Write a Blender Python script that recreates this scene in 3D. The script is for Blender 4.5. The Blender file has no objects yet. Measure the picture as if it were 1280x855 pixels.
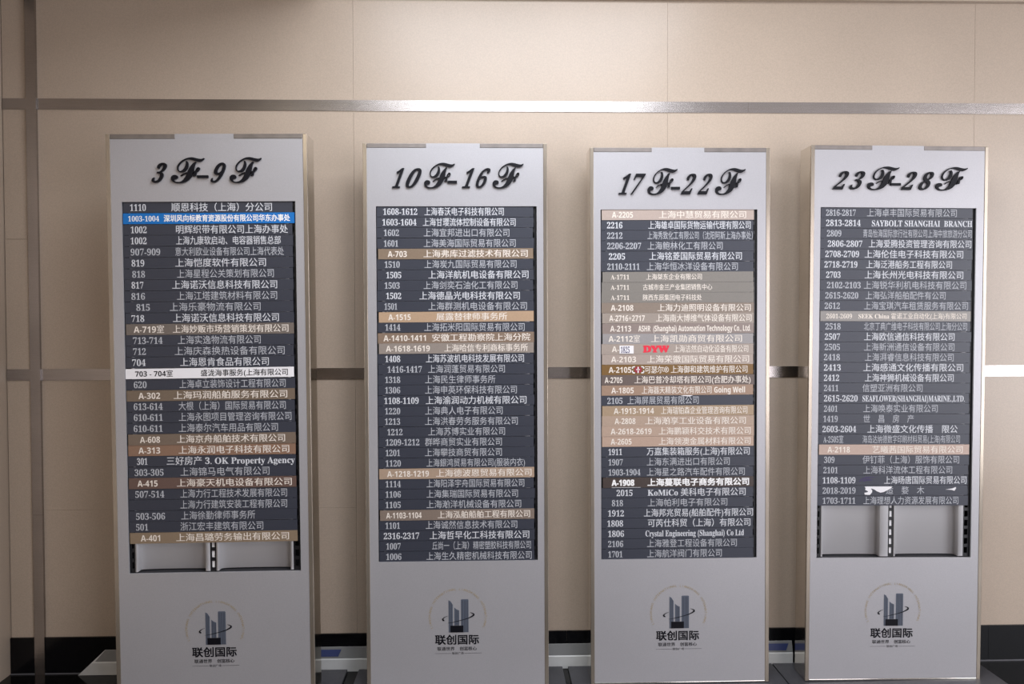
import bpy, bmesh, math, random
from mathutils import Matrix, Vector
random.seed(7)
S = bpy.context.scene
COL = S.collection

# ------------------------------------------------------------------ camera
CY, CH = -3.1529, 1.36
YAW, PITCH, ROLL = 0.02774, 0.02278, -0.00246
cd = bpy.data.cameras.new('camera'); cam = bpy.data.objects.new('camera', cd); COL.objects.link(cam)
cd.sensor_width = 36; cd.lens = 1000 / 1280 * 36; cd.clip_start = 0.02
fw = Vector((math.sin(YAW) * math.cos(PITCH), math.cos(YAW) * math.cos(PITCH), -math.sin(PITCH)))
rt = Vector((math.cos(YAW), -math.sin(YAW), 0)); up = rt.cross(fw)
rt, up = rt * math.cos(ROLL) + up * math.sin(ROLL), -rt * math.sin(ROLL) + up * math.cos(ROLL)
cam.matrix_world = Matrix(((rt.x, up.x, -fw.x, 0), (rt.y, up.y, -fw.y, CY), (rt.z, up.z, -fw.z, CH), (0, 0, 0, 1)))
S.camera = cam

# ------------------------------------------------------------------ world, light, exposure
w = bpy.data.worlds.new('world'); S.world = w; w.use_nodes = True
bg = w.node_tree.nodes['Background']; bg.inputs[0].default_value = (1.0, 0.93, 0.86, 1); bg.inputs[1].default_value = 0.12
S.view_settings.view_transform = 'Standard'; S.view_settings.look = 'None'
S.view_settings.gamma = 1.0; S.view_settings.use_curve_mapping = False
S.view_settings.exposure = 0.0

def area(name, loc, direction, sx, sy, power, color):
    d = bpy.data.lights.new(name, 'AREA'); d.shape = 'RECTANGLE'; d.size = sx; d.size_y = sy
    d.energy = power; d.color = color
    o = bpy.data.objects.new(name, d); COL.objects.link(o); o.location = loc
    o.rotation_euler = Vector(direction).to_track_quat('-Z', 'Y').to_euler()
    return o
area('ceiling_light_panel', (0.22, -1.75, 2.93), (0, 0, -1), 1.6, 2.0, 82, (0.89, 0.93, 1.0))
area('entrance_daylight', (3.95, -2.4, 1.45), (-1, 0.15, -0.02), 2.6, 2.4, 125, (0.92, 0.93, 1.0))
area('hall_daylight', (2.9, -5.6, 1.3), (-0.28, 1, 0), 2.0, 2.2, 68, (0.96, 0.93, 1.0))
area('left_fill_light', (-1.25, -3.0, 2.64), (0, 0.12, -1), 0.6, 0.6, 15, (1.0, 0.90, 0.74))  # added warm fill for the lower left wall, no known fixture there

# ------------------------------------------------------------------ materials
def mat(name, color, rough=0.5, metal=0.0, spec=0.5, noise=0.0, nscale=300, bump=0.0, bscale=400, stretch=(1, 1, 1), alpha=1.0, coat=0.0, big=0.0):
    m = bpy.data.materials.new(name); m.use_nodes = True
    nt = m.node_tree; b = nt.nodes['Principled BSDF']
    b.inputs['Base Color'].default_value = (*color, 1); b.inputs['Roughness'].default_value = rough
    b.inputs['Metallic'].default_value = metal; b.inputs['Specular IOR Level'].default_value = spec
    b.inputs['Coat Weight'].default_value = coat; b.inputs['Coat Roughness'].default_value = 0.12
    if noise or bump or big:
        tc = nt.nodes.new('ShaderNodeTexCoord'); mp = nt.nodes.new('ShaderNodeMapping')
        mp.inputs['Scale'].default_value = stretch
        nt.links.new(tc.outputs['Object'], mp.inputs[0])
    if noise or big:
        n = nt.nodes.new('ShaderNodeTexNoise'); n.inputs['Scale'].default_value = nscale; n.inputs['Detail'].default_value = 2
        nt.links.new(mp.outputs[0], n.inputs['Vector'])
        mr = nt.nodes.new('ShaderNodeMapRange'); mr.inputs[1].default_value = 0.3; mr.inputs[2].default_value = 0.7
        mr.inputs[3].default_value = 1 - noise; mr.inputs[4].default_value = 1 + noise
        nt.links.new(n.outputs[0], mr.inputs[0])
        n2 = nt.nodes.new('ShaderNodeTexNoise'); n2.inputs['Scale'].default_value = 2.5; n2.inputs['Detail'].default_value = 3
        nt.links.new(tc.outputs['Object'], n2.inputs['Vector'])
        mr2 = nt.nodes.new('ShaderNodeMapRange'); mr2.inputs[1].default_value = 0.3; mr2.inputs[2].default_value = 0.7
        mr2.inputs[3].default_value = 1 - big; mr2.inputs[4].default_value = 1 + big
        nt.links.new(n2.outputs[0], mr2.inputs[0])
        mu = nt.nodes.new('ShaderNodeMath'); mu.operation = 'MULTIPLY'
        nt.links.new(mr.outputs[0], mu.inputs[0]); nt.links.new(mr2.outputs[0], mu.inputs[1])
        vm = nt.nodes.new('ShaderNodeVectorMath'); vm.operation = 'SCALE'; vm.inputs[0].default_value = color
        nt.links.new(mu.outputs[0], vm.inputs['Scale']); nt.links.new(vm.outputs[0], b.inputs['Base Color'])
    if bump:
        n3 = nt.nodes.new('ShaderNodeTexNoise'); n3.inputs['Scale'].default_value = bscale; n3.inputs['Detail'].default_value = 2
        nt.links.new(mp.outputs[0], n3.inputs['Vector'])
        bp = nt.nodes.new('ShaderNodeBump'); bp.inputs['Strength'].default_value = bump; bp.inputs['Distance'].default_value = 0.001
        nt.links.new(n3.outputs[0], bp.inputs['Height']); nt.links.new(bp.outputs[0], b.inputs['Normal'])
    return m
def srgb(r, g, b, k=1.0):
    f = lambda v: ((v / 255) / 12.92 if v / 255 <= 0.04045 else ((v / 255 + 0.055) / 1.055) ** 2.4) * k
    return (f(r), f(g), f(b))
M = {}
M['wall'] = mat('beige_wall_panel', (0.492, 0.400, 0.318), 0.30, noise=0.07, nscale=260, big=0.03, bump=0.12, bscale=500)
M['joint'] = mat('joint_shadow_gap', (0.16, 0.12, 0.09), 0.8)
M['steel'] = mat('brushed_steel_trim', (0.40, 0.37, 0.355), 0.26, metal=1.0, noise=0.05, nscale=40, stretch=(0.3, 1, 8), bump=0.15, bscale=80, big=0.12)
M['chrome'] = mat('mirror_steel_edge', (0.72, 0.68, 0.62), 0.1, metal=1.0, bump=0.25, bscale=5, big=0.1, nscale=6, noise=0.05)
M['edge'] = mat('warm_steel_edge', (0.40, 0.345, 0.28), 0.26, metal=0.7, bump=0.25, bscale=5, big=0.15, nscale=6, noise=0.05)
M['top_edge'] = mat('grey_steel_edge', (0.24, 0.215, 0.20), 0.38, metal=0.6, noise=0.1, nscale=30, big=0.2)
M['face'] = mat('satin_silver_sheet', (0.425, 0.415, 0.43), 0.42, metal=0.35, noise=0.05, nscale=420, bump=0.1, bscale=600, big=0.03)
M['black'] = mat('black_granite', (0.004, 0.004, 0.005), 0.15, spec=0.22, noise=0.3, nscale=120)
M['floor'] = mat('black_polished_floor', (0.005, 0.0048, 0.0048), 0.1, spec=0.2, noise=0.3, nscale=60)
M['base'] = mat('dark_grey_base_sheet', (0.055, 0.055, 0.062), 0.4, noise=0.1, nscale=60, big=0.2)
M['rail'] = mat('black_slotted_rail', (0.008, 0.008, 0.010), 0.4)
M['recess'] = mat('dark_recess', (0.018, 0.018, 0.022), 0.6)
M['tray'] = mat('pale_metal_tray', (0.82, 0.81, 0.82), 0.4)
M['grey_strip_top'] = mat('grey_strip_top', (0.20, 0.205, 0.205), 0.4)
M['plate'] = mat('charcoal_name_plate', srgb(58, 61, 72, 0.85), 0.42, noise=0.05, nscale=500)
M['ink'] = mat('black_letter', (0.004, 0.004, 0.007), 0.5, spec=0.2)
M['white_text'] = mat('pale_print', (0.62, 0.63, 0.66), 0.6)
M['dim_text'] = mat('faded_print', (0.45, 0.46, 0.49), 0.6)
M['bright_text'] = mat('white_print', (0.85, 0.84, 0.83), 0.6)
M['cream_text'] = mat('cream_print', (0.78, 0.70, 0.62), 0.6)
M['paper'] = mat('white_paper', (0.80, 0.78, 0.79), 0.7)
M['blue'] = mat('bright_blue_plate', srgb(0, 118, 200, 0.8), 0.45)
M['red'] = mat('red_print', (0.75, 0.02, 0.05), 0.5)
M['dark_red'] = mat('dark_red_print', (0.30, 0.015, 0.03), 0.5)
M['violet'] = mat('violet_print', (0.035, 0.02, 0.09), 0.5)
M['tower'] = mat('slate_blue_print', (0.10, 0.115, 0.15), 0.5)
M['tower_line'] = mat('dark_slate_print', (0.025, 0.03, 0.045), 0.5)
M['gold'] = mat('gold_print', (0.36, 0.28, 0.16), 0.5)
M['white_board'] = mat('white_plastic_strip', (0.62, 0.63, 0.62), 0.35, big=0.15, noise=0.03, nscale=30)
M['navy'] = mat('navy_blue_label', (0.03, 0.045, 0.14), 0.5)
M['sealant'] = mat('grey_sealant_line', (0.12, 0.12, 0.13), 0.4)
M['ceiling'] = mat('pale_ceiling', (0.5, 0.47, 0.43), 0.8)
M['dark_wall'] = mat('warm_hall_wall', (0.34, 0.28, 0.21), 0.6, big=0.1)

# ------------------------------------------------------------------ helpers
def box(bm, x0, x1, y0, y1, z0, z1):
    vs = [bm.verts.new(p) for p in ((x0, y0, z0), (x1, y0, z0), (x1, y1, z0), (x0, y1, z0), (x0, y0, z1), (x1, y0, z1), (x1, y1, z1), (x0, y1, z1))]
    for f in ((0, 3, 2, 1), (4, 5, 6, 7), (0, 1, 5, 4), (1, 2, 6, 5), (2, 3, 7, 6), (3, 0, 4, 7)):
        bm.faces.new([vs[i] for i in f])
def prism(bm, pts, y0, y1):
    """polygon in x-z (any winding), extruded from y0 (front) to y1 (back)"""
    a = [bm.verts.new((x, y0, z)) for x, z in pts]; b = [bm.verts.new((x, y1, z)) for x, z in pts]
    bm.faces.new(a); bm.faces.new(b[::-1])
    n = len(pts)
    for i in range(n):
        bm.faces.new((a[i], b[i], b[(i + 1) % n], a[(i + 1) % n]))
def build(name, bm, m, parent=None, bevel=0.0, smooth=False):
    bmesh.ops.recalc_face_normals(bm, faces=bm.faces)
    me = bpy.data.meshes.new(name); bm.to_mesh(me); bm.free()
    me.materials.append(m)
    o = bpy.data.objects.new(name, me); COL.objects.link(o)
    if parent: o.parent = parent
    if bevel:
        b = o.modifiers.new('bevel', 'BEVEL'); b.width = bevel; b.segments = 2; b.limit_method = 'ANGLE'
    if smooth:
        for p in me.polygons: p.use_smooth = True
    return o
def boxes(name, lst, m, parent=None, bevel=0.0):
    bm = bmesh.new()
    for t in lst: box(bm, *t)
    return build(name, bm, m, parent, bevel)
def tag(o, label=None, cat=None, group=None, kind=None):
    if label: o['label'] = label
    if cat: o['category'] = cat
    if group: o['group'] = group
    if kind: o['kind'] = kind
    return o
def empty(name, loc):
    o = bpy.data.objects.new(name, None); COL.objects.link(o); o.location = loc; o.empty_display_size = 0.1
    return o

# text to flat polygons, using the built-in font and its fallbacks
_cache = {}
def glyphs(s, offset=0.0, shear=0.0, res=2):
    key = (s, offset, shear, res)
    if key not in _cache:
        c = bpy.data.curves.new('text', 'FONT'); c.body = s; c.offset = offset; c.shear = shear; c.resolution_u = res
        o = bpy.data.objects.new('text', c); COL.objects.link(o)
        dg = bpy.context.evaluated_depsgraph_get(); dg.update()
        me = bpy.data.meshes.new_from_object(o.evaluated_get(dg))
        v = [(p.co.x, p.co.y) for p in me.vertices]; f = [tuple(p.vertices) for p in me.polygons]
        xs = [p[0] for p in v]; ys = [p[1] for p in v]
        _cache[key] = (v, f, min(xs), max(xs), min(ys), max(ys))
        bpy.data.objects.remove(o); bpy.data.curves.remove(c); bpy.data.meshes.remove(me)
    return _cache[key]
def serif(s):
    r = ''
    for ch in s:
        if '0' <= ch <= '9': r += chr(0x1D7CE + ord(ch) - 48)
        elif 'A' <= ch <= 'Z': r += chr(0x1D400 + ord(ch) - 65)
        elif 'a' <= ch <= 'z': r += chr(0x1D41A + ord(ch) - 97)
        else: r += ch
    return r
def sans(s):
    r = ''
    for ch in s:
        if '0' <= ch <= '9': r += chr(0x1D7EC + ord(ch) - 48)
        elif 'A' <= ch <= 'Z': r += chr(0x1D5D4 + ord(ch) - 65)
        elif 'a' <= ch <= 'z': r += chr(0x1D5EE + ord(ch) - 97)
        else: r += ch
    return r
def print_mesh(name, items, m, parent, y):
    """items: (text, x0, x1, z centre, size, offset) -> one flat printed mesh at depth y"""
    V, F = [], []
    for s, x0, x1, zc, size, off in items:
        v, f, a, b, lo, hi = glyphs(s)
        k = (x1 - x0) / (b - a)
        # heavier strokes: the print is laid down again a hair to each side
        shifts = [(0, 0)] if not off else [(-off, 0), (off, 0)] if off < .02 else [(-off, -off), (off, -off), (-off, off), (off, off)]
        for j, (dx, dz) in enumerate(shifts):
            n = len(V)
            V += [(x0 + (p[0] - a + dx) * k, y - j * 0.00004, zc + (p[1] - 0.36 + dz) * size) for p in v]
            F += [tuple(i + n for i in t) for t in f]
    me = bpy.data.meshes.new(name); me.from_pydata(V, [], F); me.materials.append(m)
    o = bpy.data.objects.new(name, me); COL.objects.link(o); o.parent = parent
    return o

# ------------------------------------------------------------------ the room
wall = boxes('wall_back', [(-1.90, 4.1, 0.002, 0.12, -0.02, 2.97)], M['joint'])
tag(wall, 'back wall clad in beige panels behind the four signs', 'wall', kind='structure')
XC = [-1.866, -1.753, -0.5265, 0.70, 1.925, 3.15, 4.05]
ZR = [(0.1, 0.64), (0.6415, 1.167), (1.167, 2.208), (2.208, 2.965)]
for i in range(len(XC) - 1):
    rows = [(0.1, 0.64), (0.6405, 1.167), (1.167, 2.208), (2.208, 2.965)] if i in (1,) else \
           ([(0.1, 1.167), (1.167, 1.69), (1.6912, 2.208), (2.208, 2.965)] if i == 0 else [(0.1, 1.167), (1.167, 2.208), (2.208, 2.965)])
    for z0, z1 in rows:
        g = 0.0004
        boxes('panel', [(XC[i] + g, XC[i + 1] - g, -0.010 + random.uniform(-.0004, .0004), 0.004, z0, z1)], M['wall'], wall)
# steel trims
def trim_row(name, z0, z1, cuts, label):
    t = boxes(name, [(cuts[i] + .0004, cuts[i + 1] - .0004, -0.0135, -0.009, z0, z1) for i in range(len(cuts) - 1)], M['steel'])
    tag(t, label, 'trim', kind='structure'); return t
trim_row('trim_1', 2.187, 2.229, [-1.866, -1.7725, -0.21, 1.02, 2.25, 4.05], 'upper horizontal brushed steel trim above the signs')
trim_row('trim_2', 1.145, 1.189, [-1.866, -1.7725, -0.21, 1.02, 1.985, 4.05], 'middle horizontal brushed steel trim passing behind the signs')
t3 = boxes('trim_3', [(-1.772, -1.734, -0.0225, -0.009, 0.0, 0.624), (-1.772, -1.734, -0.0225, -0.009, 0.6245, 2.63)], M['steel'])
tag(t3, 'vertical brushed steel trim at the left end of the wall', 'trim', kind='structure')
cor = boxes('trim_4', [(-1.866, 4.05, -0.034, -0.0, 2.622, 2.640)], M['wall'])
tag(cor, 'narrow beige ledge along the top of the wall', 'trim', kind='structure')
bb = boxes('baseboard_back', [(-1.866, -1.60, -0.019, -0.008, 0.004, 0.143), (-1.599, 0.3, -0.019, -0.008, 0.004, 0.143), (0.301, 2.0, -0.019, -0.008, 0.004, 0.143), (2.001, 4.05, -0.019, -0.008, 0.004, 0.143)], M['black'])
tag(bb, 'black polished skirting at the foot of the wall', 'skirting', kind='structure')
sl = boxes('trim_5', [(-1.866, 4.05, -0.0215, -0.0165, 0.0, 0.0045)], M['sealant'])
tag(sl, 'thin grey sealant line where skirting meets floor', 'trim', kind='structure')
fl = boxes('floor', [(-1.95, 4.1, -7.1, 0.1, -0.05, 0.0)], M['floor'])
tag(fl, 'black polished stone floor', 'floor', kind='structure')
wl = boxes('wall_left', [(-1.99, -1.869, -7.1, 0.1, -0.02, 2.97)], M['wall'])
tag(wl, 'beige wall turning towards the viewer at the left edge', 'wall', kind='structure')
wr = boxes('wall_right', [(4.06, 4.16, -7.1, 0.1, -0.02, 2.97)], M['dark_wall'])
tag(wr, 'hall wall out of view on the right', 'wall', kind='structure')
wf = boxes('wall_front', [(-1.95, 4.1, -7.2, -7.1, -0.02, 2.97)], M['dark_wall'])
tag(wf, 'hall wall out of view behind the camera', 'wall', kind='structure')
ce = boxes('ceiling', [(-1.95, 4.1, -7.1, 0.1, 2.965, 3.05), (-1.9, -0.64, -7.1, -0.0, 2.645, 2.965)], M['ceiling'])
tag(ce, 'ceiling, lowered over the left side of the hall', 'ceiling', kind='structure')

# ------------------------------------------------------------------ pale strip lying along the skirting
st = empty('plastic_strip', (0, 0, 0))
tag(st, 'long white plastic strip lying against the black skirting behind the signs', 'strip')
bm = bmesh.new()
prof = [(-0.036, 0.001), (-0.036, 0.048), (-0.033, 0.052), (-0.022, 0.094), (-0.0225, 0.001)]
L = [(-1.60 if z < 0.01 else -1.60 + z * 1.05, y, z) for y, z in prof]
R_ = [(1.20, y, z) for y, z in prof]
a = [bm.verts.new(p) for p in L]; b = [bm.verts.new(p) for p in R_]
bm.faces.new(a); bm.faces.new(b[::-1])
for i in range(5): bm.faces.new((a[i], b[i], b[(i + 1) % 5], a[(i + 1) % 5]))
build('strip_body', bm, M['white_board'], st)
bm = bmesh.new()
q = [(-1.535, -0.0334, 0.0530), (1.199, -0.0334, 0.0530), (1.199, -0.0228, 0.0935), (-1.50, -0.0228, 0.0935)]
bm.faces.new([bm.verts.new(p) for p in q]); q2 = bmesh.ops.extrude_face_region(bm, geom=bm.faces[:])
for v_ in q2['geom']:
    if isinstance(v_, bmesh.types.BMVert): v_.co.y -= .0008; v_.co.z += .0003
tag(build('strip_top', bm, M['grey_strip_top'], st), 'grey sloping upper face of the strip')  # sloping top coloured a darker grey than the strip body
for x0, x1 in ((-0.80, -0.585), (1.045, 1.185)):
    bm = bmesh.new()
    q = [(x0, -0.0338, 0.0600), (x1 - .012, -0.0338, 0.0600), (x1, -0.0272, 0.0850), (x0, -0.0272, 0.0850)]
    lo = [bm.verts.new(p) for p in q]; hi = [bm.verts.new((p[0], p[1] - .0008, p[2] + .0005)) for p in q]
    bm.faces.new(lo); bm.faces.new(hi)
    for i in range(4): bm.faces.new((lo[i], hi[i], hi[(i + 1) % 4], lo[(i + 1) % 4]))
    tag(build('blue_label', bm, M['navy'], st), 'dark blue rectangle on the strip')

# ------------------------------------------------------------------ plate colours
TAN = {}
def tan(r, g, b, k=1.0):
    key = (r, g, b, k)
    if key not in TAN:
        TAN[key] = mat('tan_name_plate', srgb(r * .97, g, b * 1.02, k * .84), 0.42, noise=0.04, nscale=300)
    return TAN[key]

D = None
# (number, n0, n1, name, t0, t1, style) ; n0..t1 in photo pixels of the row; style None = charcoal plate with faded print
S1 = [
 ('1110',162,182,'顺恩科技（上海）分公司',214,341,'w'), ('1003-1004',160,199,'深圳风向标教育资源股份有限公司华东办事处',205,364,'blue'),
 ('1002',163,183,'明辉织带有限公司上海办事处',220,361,'w'), ('1002',163,183,'上海九康软启动、电容器销售总部',220,352,'w'),
 ('907-909',163,200,'意大利欧业设备有限公司上海代表处',219,356,D), ('819',164,180,'上海恺度软件有限公司',219,333,'w'),
 ('818',165,181,'上海星程公关策划有限公司',221,343,D), ('817',164,179,'上海诺沃信息科技有限公司',215,347,'w'),
 ('816',164,181,'上海江塔建筑材料有限公司',221,347,D), ('815',170,187,'上海乐豪物流有限公司',212,326,D),
 ('718',164,180,'上海诺沃信息科技有限公司',216,349,'w'), ('A-719室',167,205,'上海妙贩市场营销策划有限公司',216,361,(122,108,98)),
 ('713-714',166,203,'上海实逸物流有限公司',222,326,D), ('712',166,182,'上海庆森换热设备有限公司',218,356,D),
 ('704',165,182,'上海恩肯食品有限公司',225,336,'w'), ('703 - 704室',169,216,'盛泷海事服务(上海有限公司',251,360,'paper'),
 ('620',167,183,'上海卓立装饰设计工程有限公司',224,357,D), ('A-302',173,200,'上海玛润船舶服务有限公司',217,359,(126,106,88)),
 ('613-614',167,203,'大根（上海）国际贸易有限公司',223,357,D), ('610-611',167,203,'上海永图项目管理咨询有限公司',223,364,D),
 ('610-611',167,203,'上海泰尔汽车用品有限公司',223,347,D), ('A-608',175,200,'上海京舟船舶技术有限公司',221,356,(128,108,92)),
 ('A-313',173,200,'上海永润电子科技有限公司',223,361,(150,114,92)), ('301',171,184,'三好房产 3. OK Property Agency',208,368,'w'),
 ('303-305',168,204,'上海锦马电气有限公司',225,336,D), ('A-415',172,197,'上海豪天机电设备有限公司',221,364,(112,86,76)),
 ('507-514',169,205,'上海力行工程技术发展有限公司',225,358,D), ('',0,0,'上海力行建筑安装工程有限公司',225,358,D),
 ('503-506',170,206,'上海徐勤律师事务所',226,318,D), ('501',170,185,'浙江宏丰建筑有限公司',225,328,D),
 ('A-401',176,200,'上海昌璐劳务输出有限公司',220,360,(148,124,100))]
S2 = [
 ('1608-1612',478,521,'上海春沃电子科技有限公司',530,630,'w'), ('1603-1604',477,520,'上海甘璎流体控制设备有限公司',528,645,'w'),
 ('1602',479,498,'上海宜邦进出口有限公司',529,637,D), ('1601',479,497,'上海美海国际贸易有限公司',529,645,D),
 ('A-703',484,508,'上海弗库过滤技术有限公司',529,660,(146,122,100)), ('1510',480,499,'上海炭九国际贸易有限公司',530,646,D),
 ('1505',482,501,'上海洋航机电设备有限公司',535,661,'w'), ('1503',480,499,'上海剑奕石油化工有限公司',529,647,D),
 ('1502',482,501,'上海德晶光电科技有限公司',524,650,'w'), ('1501',480,496,'上海群测机电设备有限公司',535,659,D),
 ('A-1515',485,513,'展露替律师事务所',545,634,(196,160,128)), ('1414',481,500,'上海拓米阳国际贸易有限公司',530,656,D),
 ('A-1410-1411',479,532,'安徽工程勘察院上海分院',540,663,(146,120,100)), ('A-1618-1619',482,537,'上海哈信专利商标事务所',555,660,(158,142,130)),
 ('1408',481,500,'上海苏波机电科技发展有限公司',532,655,'w'), ('1416-1417',484,527,'上海润蓬贸易有限公司',535,631,D),
 ('1318',481,500,'上海民生律师事务所',531,619,D), ('1306',481,500,'上海申英环保科技有限公司',531,646,D),
 ('1108-1109',480,523,'上海渝润动力机械有限公司',532,658,'w'), ('1220',481,500,'上海典人电子有限公司',531,628,D),
 ('1213',481,500,'上海洪春劳务服务有限公司',531,647,D), ('1212',484,503,'上海苏博实业有限公司',535,631,D),
 ('1209-1212',482,524,'群晔商贸实业有限公司',531,627,D), ('1201',482,500,'上海攀技商贸有限公司',531,627,D),
 ('1120',482,501,'上海銀鸿贸易有限公司(服装内衣)',533,656,D), ('A-1218-1219',484,536,'上海德波恩贸易有限公司',545,664,(184,154,130)),
 ('1114',482,501,'上海阳泽宇舟国际贸易有限公司',533,655,D), ('1106',482,501,'上海集瑞国际贸易有限公司',533,647,D),
 ('1105',482,501,'上海瀚洋机械设备有限公司',533,651,D), ('A-1103-1104',483,527,'上海泓舶船舶工程有限公司',547,662,(142,122,108)),
 ('1101',482,500,'上海诚然信息技术有限公司',532,646,D), ('2316-2317',480,524,'上海哲早化工科技有限公司',537,661,'w'),
 ('1007',483,501,'丘尚一（上海）精密塑胶科技有限公司',540,663,D), ('1006',483,502,'上海生久精密机械科技有限公司',533,664,D)]
S3 = [
 ('A-2205',766,792,'上海中慧贸易有限公司',824,932,(196,172,158)), ('2216',760,779,'上海雄卓国际货物运输代理有限公司',811,938,'w'),
 ('2212',760,779,'上海秀致化工有限公司（沈阳阿斯上海办事处）',810,941,D), ('2206-2207',760,802,'上海鲍林化工有限公司',810,903,D),
 ('2205',762,782,'上海铭菱国际贸易有限公司',812,927,'w'), ('2110-2111',760,800,'上海华恒冰洋设备有限公司',809,922,D),
 ('A-1711',764,787,'上海桀东企业有限公司',808,877,(140,130,120,'s')), ('A-1711',764,787,'古城市金兰产业集团销售中心',804,890,(138,128,118,'s')),
 ('A-1711',764,787,'陕西东辰集团电子科技处',804,877,(138,128,118,'s')), ('A-2108',764,792,'上海力迪照明设备有限公司',822,938,(148,128,112)),
 ('A-2716+2717',762,806,'上海南大博维气体设备有限公司',820,939,(168,150,136)), ('A-2113',763,789,'ASHR  (Shanghai) Automation Technology Co., Ltd.',798,938,(152,132,122)),
 ('A-2112室',761,800,'上海凯勋商贸有限公司',814,927,(164,154,150)), ('A-',765,774,'上海洁然自动化设备有限公司',842,935,(176,156,142)),
 ('A-2103',764,795,'上海荣徽国际贸易有限公司',809,936,(182,160,146)), ('A-2105',761,789,'可瑟尔® 上海御和建筑维护有限公司',806,934,(132,94,44)),
 ('A-2705',756,778,'上海巴普冷却塔有限公司(合肥办事处)',793,938,(112,94,86)), ('A-1805',764,792,'上海器天精装文化有限公司 Going Well',802,931,(172,138,114)),
 ('2105',759,778,'上海屏展贸易有限公司',784,873,D), ('A-1913-1914',767,817,'上海瑞铂森企业管理咨询有限公司',826,934,(180,150,120)),
 ('A-2808',768,794,'上海瀚享工业设备有限公司',806,932,(190,160,138)), ('A-2618-2619',763,814,'上海鹏颖科交技术有限公司',823,938,(194,162,140)),
 ('A-2605',763,789,'上海领澳金属材料有限公司',823,938,(198,164,142)), ('1911',760,777,'万嘉集装箱服务(上海)有限公司',808,937,'w'),
 ('1907',760,778,'上海东满进出口有限公司',808,912,D), ('1903-1904',760,800,'上海星之路汽车配件有限公司',808,931,D),
 ('A-1908',764,792,'上海蔓联电子商务有限公司',809,936,(74,60,54,'b')), ('2015',770,790,'KoMiCo 美科电子有限公司',809,932,'w'),
 ('818',764,778,'上海帕利电子有限公司',809,909,D), ('1912',759,779,'上海邦兆贸易(船舶配件)有限公司',804,942,'w'),
 ('1808',758,778,'可芮仕科贸（上海）有限公司',809,938,'w'), ('1806',759,779,'Crystal Engineering (Shanghai) Co Ltd',806,930,'w'),
 ('2106',759,778,'上海雅登工程设备有限公司',808,921,D), ('1701',759,777,'上海航洋阀门有限公司',808,902,D)]
S4 = [
 ('2816-2817',1033,1070,'上海卓丰国际贸易有限公司',1084,1196,D), ('2813-2814',1033,1076,'SAYBOLT SHANGHAI  BRANCH',1090,1216,'w'),
 ('2809',1034,1052,'青岛怡海国际旅行社有限公司上海中旅旅游分公司',1079,1216,D), ('2806-2807',1035,1078,'上海爱腾投资管理咨询有限公司',1086,1214,'w'),
 ('2708-2709',1032,1074,'上海伦佳电子科技有限公司',1081,1204,'w'), ('2718-2719',1031,1072,'上海泛港船务工程有限公司',1083,1190,'w'),
 ('2703',1033,1051,'上海长州光电科技有限公司',1081,1204,'w'), ('2102-2103',1034,1076,'上海锐华利机电科技有限公司',1080,1208,D),
 ('2615-2620',1032,1073,'上海弘洋船舶配件有公司',1082,1182,D), ('2612',1031,1050,'上海宝琪汽车租赁服务有限公司',1080,1210,D),
 ('2601-2609',1033,1065,'SEEK China 霍诺工业自动化(上海)有限公司',1073,1208,(154,144,136,'s')), ('2518',1032,1051,'北京丁典广维电子科技有限公司上海分公司',1080,1209,D),
 ('2507',1031,1050,'上海欧信通信科技有限公司',1080,1193,'w'), ('2505',1031,1050,'上海新洲通信设备有限公司',1080,1193,D),
 ('2418',1030,1050,'上海湃睿信息科技有限公司',1081,1192,D), ('2413',1030,1051,'上海感通文化传播有限公司',1079,1204,'w'),
 ('2412',1030,1049,'上海神狮机械设备有限公司',1081,1192,'w'), ('2411',1030,1048,'信塑亚洲有限公司',1078,1153,D),
 ('2615-2620',1030,1072,'SEAFLOWER(SHANGHAI)MARINE.,LTD.',1078,1206,'w'), ('2401',1030,1047,'上海唤泰实业有限公司',1079,1172,D),
 ('1419',1029,1047,'世　昌　房　产',1079,1142,D), ('2603-2604',1028,1070,'上海微盛文化传播　限公',1084,1197,'w'),
 ('A-2505室',1029,1054,'海岛达纳德数字印刷材料贸易(上海)有限公司',1078,1200,D), ('A-2118',1034,1062,'艺曦茜国际贸易有限公司',1090,1203,(204,172,154)),
 ('309',1030,1043,'伊钉菲（上海）服饰有限公司',1078,1199,D), ('2101',1029,1047,'上海科洋流体工程有限公司',1079,1190,D),
 ('1108-1109',1028,1069,'上海旸唐国际贸易有限公司',1105,1208,'w'), ('2018-2019',1028,1069,'适　婺　木',1107,1155,D),
 ('1703-1711',1028,1069,'上海理想人力资源发展有限公司',1079,1198,D)]

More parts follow.
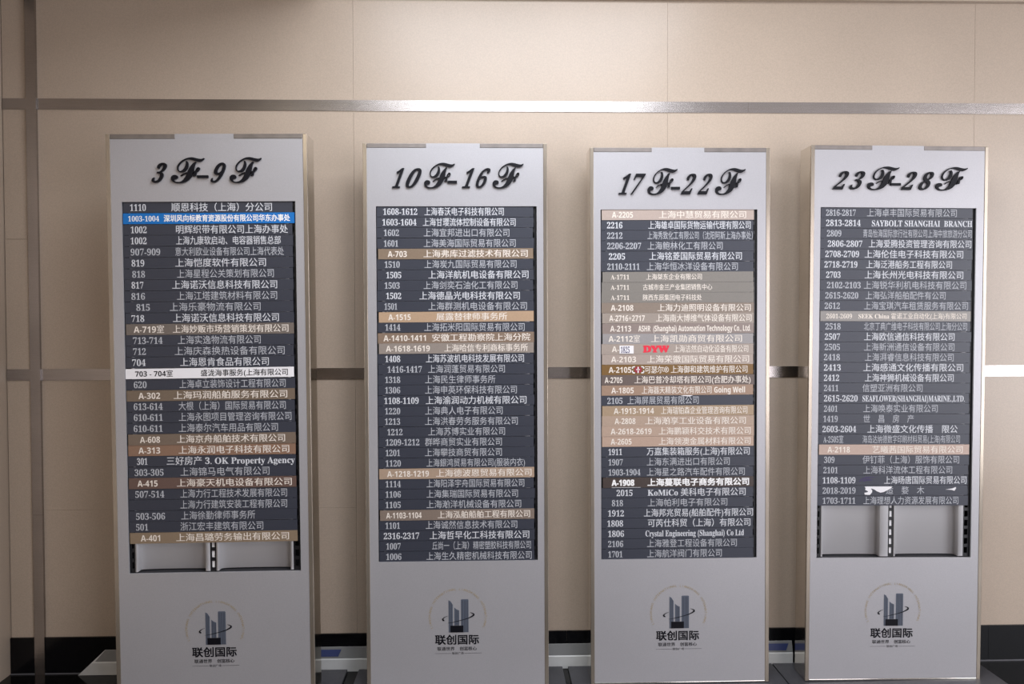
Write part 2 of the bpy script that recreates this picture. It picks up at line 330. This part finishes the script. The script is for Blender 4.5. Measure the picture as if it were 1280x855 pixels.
F_ = '\U0001D4D5'
SIGNS = [
 dict(x=-0.9354, y=-0.42, roll=-0.0069, top=2.000, rows=S1, pitch=0.03727, slot=(-0.2865, 0.2925, 0.517, 1.774),
      px=(152, 371, 162, 375), row0=252, rowp=13.73, srow=463, logo=(-0.0008, 0.3251), lk=0.93,
      head=(-0.1835, 0.1829, 1.835, 1.921), hpx=(190, 328),
      glyph=[('3',190.3,209.3),(F_,214.5,256.5),('-',247,261),('9',264,283),(F_,288,328)],
      label='leftmost of the four standing signs, headed 3F-9F, with one bright blue plate', base=(0.36, 0.375)),
 dict(x=-0.1204, y=-0.22, roll=-0.0018, top=2.016, rows=S2, pitch=0.03830, slot=(-0.2890, 0.2960, 0.4866, 1.7885),
      px=(469, 671.6, 474, 671.6), row0=258, rowp=13.03, srow=443, logo=(0.0005, 0.283), lk=1,
      head=(-0.2294, 0.2495, 1.8525, 1.945), hpx=(490, 654.7),
      glyph=[('1',490,505.5),('0',507,527),(F_,530,568.5),('-',559,571),('1',577,593),('6',594.5,613),(F_,615.5,654.5)],
      label='second sign from the left, headed 10F-16F, its slots completely filled', base=(0.395, 0.402)),
 dict(x=0.7089, y=-0.20, roll=-0.0023, top=2.008, rows=S3, pitch=0.03822, slot=(-0.2950, 0.2885, 0.4815, 1.781),
      px=(752, 946, 750.3, 945.8), row0=262, rowp=12.80, srow=435, logo=(-0.0056, 0.2797), lk=1,
      head=(-0.2282, 0.2422, 1.8339, 1.9323), hpx=(772.5, 931.5),
      glyph=[('1',772,788),('7',787,806.5),(F_,808.5,846),('-',838,849),('2',850,869.5),('2',871,890),(F_,893.5,931.5)],
      label='sign headed 17F-22F with many tan plates and a red DYW mark', base=(0.405, 0.403)),
 dict(x=1.5165, y=-0.20, roll=0.0058, top=2.018, rows=S4, pitch=0.03850, slot=(-0.2965, 0.2920, 0.4765, 1.789),
      px=(1026, 1220, 1019.7, 1212.8), row0=259.5, rowp=12.84, srow=437, logo=(-0.0033, 0.2786), lk=1,
      head=(-0.2516, 0.2515, 1.8525, 1.9403), hpx=(1041, 1207),
      glyph=[('2',1040,1060),('3',1061,1080),(F_,1083,1122.5),('-',1112,1124.5),('2',1125,1144.5),('8',1147,1165.5),(F_,1168,1207.5)],
      label='rightmost sign, headed 23F-28F, with empty slots below its plates', base=(0.400, 0.415))]

def stroke(bm, pts, widths, y):
    """thin printed line through x-z points"""
    for i in range(len(pts) - 1):
        (x0, z0), (x1, z1) = pts[i], pts[i + 1]
        l = math.hypot(x1 - x0, z1 - z0); nx, nz = -(z1 - z0) / l, (x1 - x0) / l
        a, b = widths[i] / 2, widths[i + 1] / 2
        bm.faces.new([bm.verts.new((p, y, q)) for p, q in ((x0 + nx * a, z0 + nz * a), (x0 - nx * a, z0 - nz * a), (x1 - nx * b, z1 - nz * b), (x1 + nx * b, z1 + nz * b))])
def poly(bm, pts, y):
    bm.faces.new([bm.verts.new((p, y, q)) for p, q in pts])

W = 0.335        # half width
DEP = 0.10       # depth of the casing
for k, sg in enumerate(SIGNS):
    T = sg['top']; x0, x1, z0, z1 = sg['slot']
    root = empty('directory_sign', (sg['x'], sg['y'], 0)); root.rotation_euler = (0, sg['roll'], 0)
    if k == 0:
        pass
    tag(root, sg['label'], 'sign', 'standing floor directory signs')
    # casing: side walls, top, bottom and back of polished steel
    b0 = 0.012
    boxes('casing', [(-W + .0005, -W + .006, 0.004, DEP, b0, T), (W - .006, W - .0005, 0.004, DEP, b0, T),
                     (-W + .006, W - .006, 0.004, DEP, T - .006, T), (-W + .006, W - .006, 0.004, DEP, b0, b0 + .006),
                     (-W + .006, W - .006, DEP - .006, DEP, b0 + .006, T - .006)], M['chrome'], root, 0.001)
    # face sheet with the opening and the tab at the top
    e = 0.0145; tb = T - 0.016
    nx0, nx1 = (-0.105, 0.090)
    bm = bmesh.new()
    box(bm, -W + e, x0, -0.003, 0.004, b0 + .006, tb); box(bm, x1, W - e, -0.003, 0.004, b0 + .006, tb)
    box(bm, x0, x1, -0.003, 0.004, z1, tb); box(bm, x0, x1, -0.003, 0.004, b0 + .006, z0)
    box(bm, nx0, nx1, -0.0032, 0.004, tb, T + .0005)
    build('face_sheet', bm, M['face'], root)
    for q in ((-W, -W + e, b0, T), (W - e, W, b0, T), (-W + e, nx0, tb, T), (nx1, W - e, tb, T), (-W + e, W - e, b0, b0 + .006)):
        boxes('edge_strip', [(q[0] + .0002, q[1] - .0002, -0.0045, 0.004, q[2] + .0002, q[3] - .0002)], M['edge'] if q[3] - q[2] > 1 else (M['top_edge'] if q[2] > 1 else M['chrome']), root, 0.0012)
    # recess behind the plates
    boxes('slot_recess', [(x0 - .004, x1 + .004, 0.045, 0.048, z0 - .004, z1 + .004), (x0 - .004, x0 - .0004, 0.0045, 0.045, z0 - .004, z1 + .004),
                          (x1 + .0004, x1 + .004, 0.0045, 0.045, z0 - .004, z1 + .004), (x0, x1, 0.0045, 0.045, z0 - .004, z0 - .0006),
                          (x0, x1, 0.0045, 0.045, z1 + .0006, z1 + .004)], M['recess'], root)
    # three slotted rails
    wd = x1 - x0; cx = x0 + wd * 0.485
    for rx0, rx1 in ((x0 + .002, x0 + .018), (cx - .010, cx + .010), (x1 - .026, x1 - .003)):
        lst = [(rx0, rx0 + .005, 0.0075, 0.010, z0 + .001, z1), (rx1 - .005, rx1, 0.0075, 0.010, z0 + .001, z1)]
        n = int((z1 - z0) / 0.0345)
        for i in range(n + 1):
            zz = z0 + .002 + i * 0.0345
            if zz + .012 < z1: lst.append((rx0 + .005, rx1 - .005, 0.0075, 0.010, zz, zz + .012))
        rl = boxes('slotted_rail', lst, M['rail'], root)
        if abs((rx0 + rx1) / 2 - cx) < .01: boxes('backing_strip', [(rx0 + .003, rx1 - .003, 0.0102, 0.0112, z0 + .001, z1)], M['tray'], rl)
    # two pale trays (curved back) behind the plates
    for tx0, tx1, lp in ((x0 + .0185, cx - .0105, .030 if k else .014), (cx + .0105, x1 - .0265, .017 if k else .008)):
        bm = bmesh.new(); n = 24
        pr = [(tx0, 0.006), (tx0 + .006, 0.006)]
        ax, bx = tx0 + .007, tx1 - lp - .002
        for i in range(n + 1):
            t = i / n; xx = ax + (bx - ax) * (1 - math.cos(math.pi * t)) / 2
            pr.append((xx, 0.008 + 0.033 * max(0, math.sin(math.pi * t)) ** 0.22))
        pr += [(tx1 - lp, 0.006), (tx1, 0.006)]
        lo = [bm.verts.new((p, q, z0 + .003)) for p, q in pr]; hi = [bm.verts.new((p, q, z1)) for p, q in pr]
        for i in range(len(pr) - 1): bm.faces.new((lo[i], lo[i + 1], hi[i + 1], hi[i]))
        o = build('tray', bm, M['tray'], root, smooth=True)
        so = o.modifiers.new('thickness', 'SOLIDIFY'); so.thickness = 0.001; so.offset = 0
    # name plates
    pl_t, pr_t, pl_b, pr_b = sg['px']
    P = sg['pitch']
    for i, (num, n0, n1, nm, t0, t1, sty) in enumerate(sg['rows']):
        zc = z1 - P * (i + 0.5)
        f = sg['rowp'] * (i + 0.5) / sg['srow']
        pl = pl_t + (pl_b - pl_t) * f; pr = pr_t + (pr_b - pr_t) * f
        U = lambda q: x0 + (q - pl) / (pr - pl) * (x1 - x0)
        hh = P / 2 - 0.0006
        isT = isinstance(sty, tuple)
        # flat plate, slightly uneven in its rail
        l = x0 + .0015 + (random.uniform(0.001, .006) if isT else random.uniform(0, .002))
        r = x1 - .010 - random.uniform(0, .004)
        if sty == 'blue': l, r = x0 + .003, x1 - .004
        if sty == 'paper': l, r = x0 + .001, x1 - .014
        yy = 0.0022 + random.uniform(-.0006, .0006) - (0.0014 if isT or sty in ('blue', 'paper') else 0)
        m = M['plate']; tm = M['dim_text']; off = 0.0; fn = serif; sz = 0.0325 * P / .0383
        if sty == 'w': tm = M['white_text']; off = 0.008
        if sty == 'blue': m = M['blue']; tm = M['bright_text']; off = 0.02; sz *= 0.8
        if sty == 'paper': m = M['paper']; tm = M['ink']; off = 0.012; fn = sans; sz *= 0.78; hh -= .001
        if isT:
            m = tan(*sty[:3]); tm = M['cream_text']; fn = sans; off = 0.012; sz *= 0.92
            if len(sty) > 3 and sty[3] == 's': sz *= 0.82; fn = serif
            if len(sty) > 3 and sty[3] == 'b': tm = M['bright_text']; off = 0.03
            hh += 0.0004
        tilt = random.uniform(-.0016, .0016) + (0.004 if k == 1 and isT else 0) + (0.003 if k == 0 and i in (15, 17, 21) else 0)
        bm = bmesh.new()
        box(bm, l - (l + r) / 2, r - (l + r) / 2, -0.0014, 0.0014, -hh, hh)
        p = build('name_plate', bm, m, root); p.location = ((l + r) / 2, yy, zc); p.rotation_euler = (0, -tilt, 0)
        if isT: tag(p, 'dark brown name plate' if sty[3:] == ('b',) else ('brown name plate' if sty[0] < 135 and sty[2] < 90 else 'tan name plate'))
        if sty == 'blue': tag(p, 'bright blue name plate')
        if sty == 'paper': tag(p, 'white paper name strip with black print')
        cxp = (l + r) / 2
        if num: print_mesh('room_number', [(fn(num), U(n0) - cxp, U(n1) - cxp, 0, sz, 0 if off < .03 else off)], tm, p, -0.0019)
        lt = print_mesh('lettering', [(fn(nm), U(t0) - cxp, min(U(t1) - cxp, r - cxp - .002), 0, sz, off)], tm, p, -0.0019)
        if ' ' in nm or '　' in nm: lt['kind'] = 'stuff'
        if k == 2 and i == 13:
            s_ = boxes('white_sticker', [(U(774.5) - cxp, U(792) - cxp, -.0028, -.0016, -.0165, .013)], M['paper'], p)
            tag(s_, 'small white sticker')
            tag(print_mesh('sticker_lettering', [(serif('1825'), U(776) - cxp, U(787) - cxp, -.002, .033, 0)], M['violet'], p, -.0031), 'dark violet figures on the sticker')
            tag(print_mesh('red_lettering', [(serif('DYW'), U(804) - cxp, U(836) - cxp, 0.001, .034, .045)], M['red'], p, -.0020), 'bold red letters')
        if k == 2 and i == 15:
            bm = bmesh.new(); c0 = U(797.5) - cxp
            poly(bm, [(c0 + .0145 * math.cos(t * .2618), .0125 * math.sin(t * .2618)) for t in range(24)], -.0019)
            tag(build('red_emblem', bm, M['dark_red'], p), 'dark red disc')
            bm = bmesh.new()
            poly(bm, [(c0 - .002, .011), (c0 - .002, .003), (c0 + .002, .003), (c0 + .002, .011)], -.0022)
            poly(bm, [(c0 - .007, -.0005), (c0 + .007, -.0005), (c0 + .007, .002), (c0 - .007, .002)], -.0022)
            poly(bm, [(c0 - .002, -.012), (c0 + .002, -.012), (c0 + .002, -.003), (c0 - .002, -.003)], -.0022)
            for sx in (-1, 1):
                stroke(bm, [(c0 + sx * .012, .012), (c0 + sx * .021, .010), (c0 + sx * .021, .004)], [.004] * 3, -.0022)
                stroke(bm, [(c0 + sx * .012, -.012), (c0 + sx * .021, -.010), (c0 + sx * .021, -.003)], [.004] * 3, -.0022)
            tag(build('white_emblem_marks', bm, M['bright_text'], p), 'white marks on the disc')
        if k == 2 and i == 18:
            bm = bmesh.new(); c0 = U(858) - cxp
            prism(bm, [(c0 - .022, .017), (c0 + .012, .014), (c0 + .024, .0185), (c0 + .01, .0185), (c0 - .012, .0188)], -.0028, -.0016)
            tag(build('torn_paper', bm, M['paper'], p), 'sliver of torn white paper')
        if k == 2 and i == 26:
            tag(boxes('underline', [(U(764) - cxp, U(800) - cxp, -.0022, -.0016, -.0185, -.0172)], M['white_text'], p), 'thin white line')
        if k == 3 and i == 26:
            bm = bmesh.new()
            stroke(bm, [(U(1074) - cxp, -.006), (U(1077) - cxp, .004), (U(1083) - cxp, .010), (U(1094) - cxp, .012)], [.003, .005, .005, .001], -.0019)
            stroke(bm, [(U(1078) - cxp, -.004), (U(1084) - cxp, .002), (U(1090) - cxp, .001)], [.004, .007, .003], -.0019)
            tag(build('violet_swoosh', bm, M['violet'], p), 'dark violet curved mark')
        if k == 3 and i == 27:
            q = lambda X, Z: (U(1060 + X / 8) - cxp, (188 - Z) / 8 * .003)
            bm = bmesh.new()
            prism(bm, [q(162, 148), q(435, 148), q(432, 160), q(405, 178), q(380, 190), q(352, 204), q(320, 210), q(285, 196), q(262, 180), q(232, 168), q(225, 172), q(238, 188), q(236, 208), q(215, 232), q(165, 230), q(160, 212), q(196, 204), q(196, 196), q(168, 182), q(172, 166)], -.0028, -.0016)
            tag(build('torn_paper', bm, M['paper'], p), 'torn white paper scrap')
            bm = bmesh.new()
            prism(bm, [q(975, 180), q(1040, 170), q(1075, 155), q(1078, 165), q(1062, 194), q(1035, 184)], -.0028, -.0016)
            tag(build('torn_paper', bm, M['paper'], p), 'small arrow-shaped scrap of white paper')
    # raised heading letters
    hx0, hx1, hz0, hz1 = sg['head']; pa, pb = sg['hpx']
    H_ = hz1 - hz0
    for ch, a, b in sg['glyph']:
        if ch == F_: v, f, ax, bx, lo, hi = glyphs(ch, 0.0, 0.0, 5); za, zb = hz0, hz1
        elif ch == '-': v, f, ax, bx, lo, hi = glyphs(ch, 0.0, 0.0, 3); za, zb = hz0 + .20 * H_, hz0 + .30 * H_
        else: v, f, ax, bx, lo, hi = glyphs(serif(ch), 0.0, 0.55, 5); za, zb = hz0 + .02 * H_, hz0 + .79 * H_
        ua = hx0 + (a - pa) / (pb - pa) * (hx1 - hx0); ub = hx0 + (b - pa) / (pb - pa) * (hx1 - hx0)
        bm = bmesh.new()
        vs = [bm.verts.new((ua + (p[0] - ax) / (bx - ax) * (ub - ua), -0.0035, za + (p[1] - lo) / (hi - lo) * (zb - za))) for p in v]
        for t in f:
            try: bm.faces.new([vs[i] for i in t])
            except ValueError: pass
        g = bmesh.ops.extrude_face_region(bm, geom=bm.faces[:])
        for e_ in g['geom']:
            if isinstance(e_, bmesh.types.BMVert): e_.co.y -= 0.007
        build('raised_letter', bm, M['ink'], root)
    # printed emblem near the foot
    lx, lz = sg['logo']; kk = 0.000351 * sg['lk']
    G = lambda X, Z: (lx + (X - 389) * kk, lz + (359 - Z) * kk)
    Y = -0.0036
    bm = bmesh.new()
    poly(bm, [G(290, 188), G(312, 200), G(336, 238), G(336, 530), G(290, 530)], Y)
    poly(bm, [G(350, 265), G(372, 285), G(402, 298), G(402, 457), G(350, 457)], Y)
    poly(bm, [G(420, 186), G(428, 180), G(492, 180), G(500, 188), G(500, 530), G(420, 530)], Y)
    em = build('emblem', bm, M['tower'], root); tag(em, 'printed slate blue outline of three towers')
    bm = bmesh.new()
    for X, a, b in ((300, 200, 528), (311, 210, 528), (322, 222, 528), (361, 280, 455), (372, 290, 455), (384, 296, 455), (393, 300, 455), (431, 190, 528), (442, 190, 528), (455, 190, 528), (466, 190, 528), (478, 190, 528), (489, 190, 528)):
        stroke(bm, [G(X, a), G(X, b)], [kk * 4] * 2, Y - .0003)
    build('tower_lines', bm, M['tower_line'], em)
    bm = bmesh.new(); poly(bm, [G(308, 458), G(446, 458), G(446, 530), G(308, 530)], Y - .0006)
    lw = lambda *a: [kk * t for t in a]
    stroke(bm, [G(285, 354), G(258, 364), G(236, 378), G(226, 393), G(246, 404)], lw(2, 5, 10, 16, 12), Y - .0006)
    stroke(bm, [G(282, 430), G(330, 424), G(380, 412), G(440, 398), G(500, 380), G(540, 360), G(560, 344), G(545, 330), G(516, 320)], lw(2, 5, 6, 6, 9, 14, 16, 9, 3), Y - .0006)
    tag(build('podium_and_orbit', bm, M['ink'], em), 'black podium block and orbiting stroke')
    a_, b_ = G(150, 609), G(606, 609)
    its = [('联创国际', a_[0], b_[0], a_[1], 0.0385 * sg['lk'], 0.022)]
    a_, b_, c_, d_ = G(170, 703), G(352, 703), G(405, 703), G(583, 703)
    its += [('联通世界', a_[0], b_[0], a_[1], 0.0155 * sg['lk'], 0.014), ('创富核心', c_[0], d_[0], a_[1], 0.0155 * sg['lk'], 0.014)]
    a_, b_ = G(325, 752), G(447, 752)
    its += [('联创广场', a_[0], b_[0], a_[1], 0.0095 * sg['lk'], 0.0)]
    for it in its: print_mesh('emblem_lettering', [it], M['ink'], em, Y)
    bm = bmesh.new(); stroke(bm, [G(145, 752), G(318, 752)], [kk * 2.5] * 2, Y); stroke(bm, [G(455, 752), G(635, 752)], [kk * 2.5] * 2, Y)
    build('thin_rule', bm, M['ink'], em)
    # arc of tiny gold capitals
    txt = 'LIANCHUANG INTERNATIONAL LIANCHUANG INTERNATIONAL'
    V, Fc = [], []
    for i, ch in enumerate(txt):
        if ch == ' ': continue
        v, f, ax, bx, lo, hi = glyphs(ch, 0.0, 0.0, 1)
        an = math.radians(202 - i * (224 / (len(txt) - 1))); rr = 282 * kk
        px_, pz_ = G(386, 368); s_ = 0.0125 * sg['lk']
        ca, sa = math.cos(an), math.sin(an); n = len(V)
        for p in v:
            gx = (p[0] - (ax + bx) / 2) * s_; gz = p[1] * s_
            V.append((px_ + ca * (rr + gz) + sa * gx, Y, pz_ + sa * (rr + gz) - ca * gx))
        Fc += [tuple(j + n for j in t) for t in f]
    me = bpy.data.meshes.new('gold_lettering'); me.from_pydata(V, [], Fc); me.materials.append(M['gold'])
    o = bpy.data.objects.new('gold_lettering', me); COL.objects.link(o); o.parent = em; tag(o, 'arc of tiny gold capitals')
    # base sheet on the floor
    bl, br = sg['base']; fy = -0.25; by = -0.0385 - sg['y']
    o = boxes('base_sheet', [(-bl, br, fy, by, 0.0005, 0.011)], M['base'], root, 0.0015)
    tag(o, 'dark grey base sheet on the floor')
    o.rotation_euler = (0, -sg['roll'], 0)
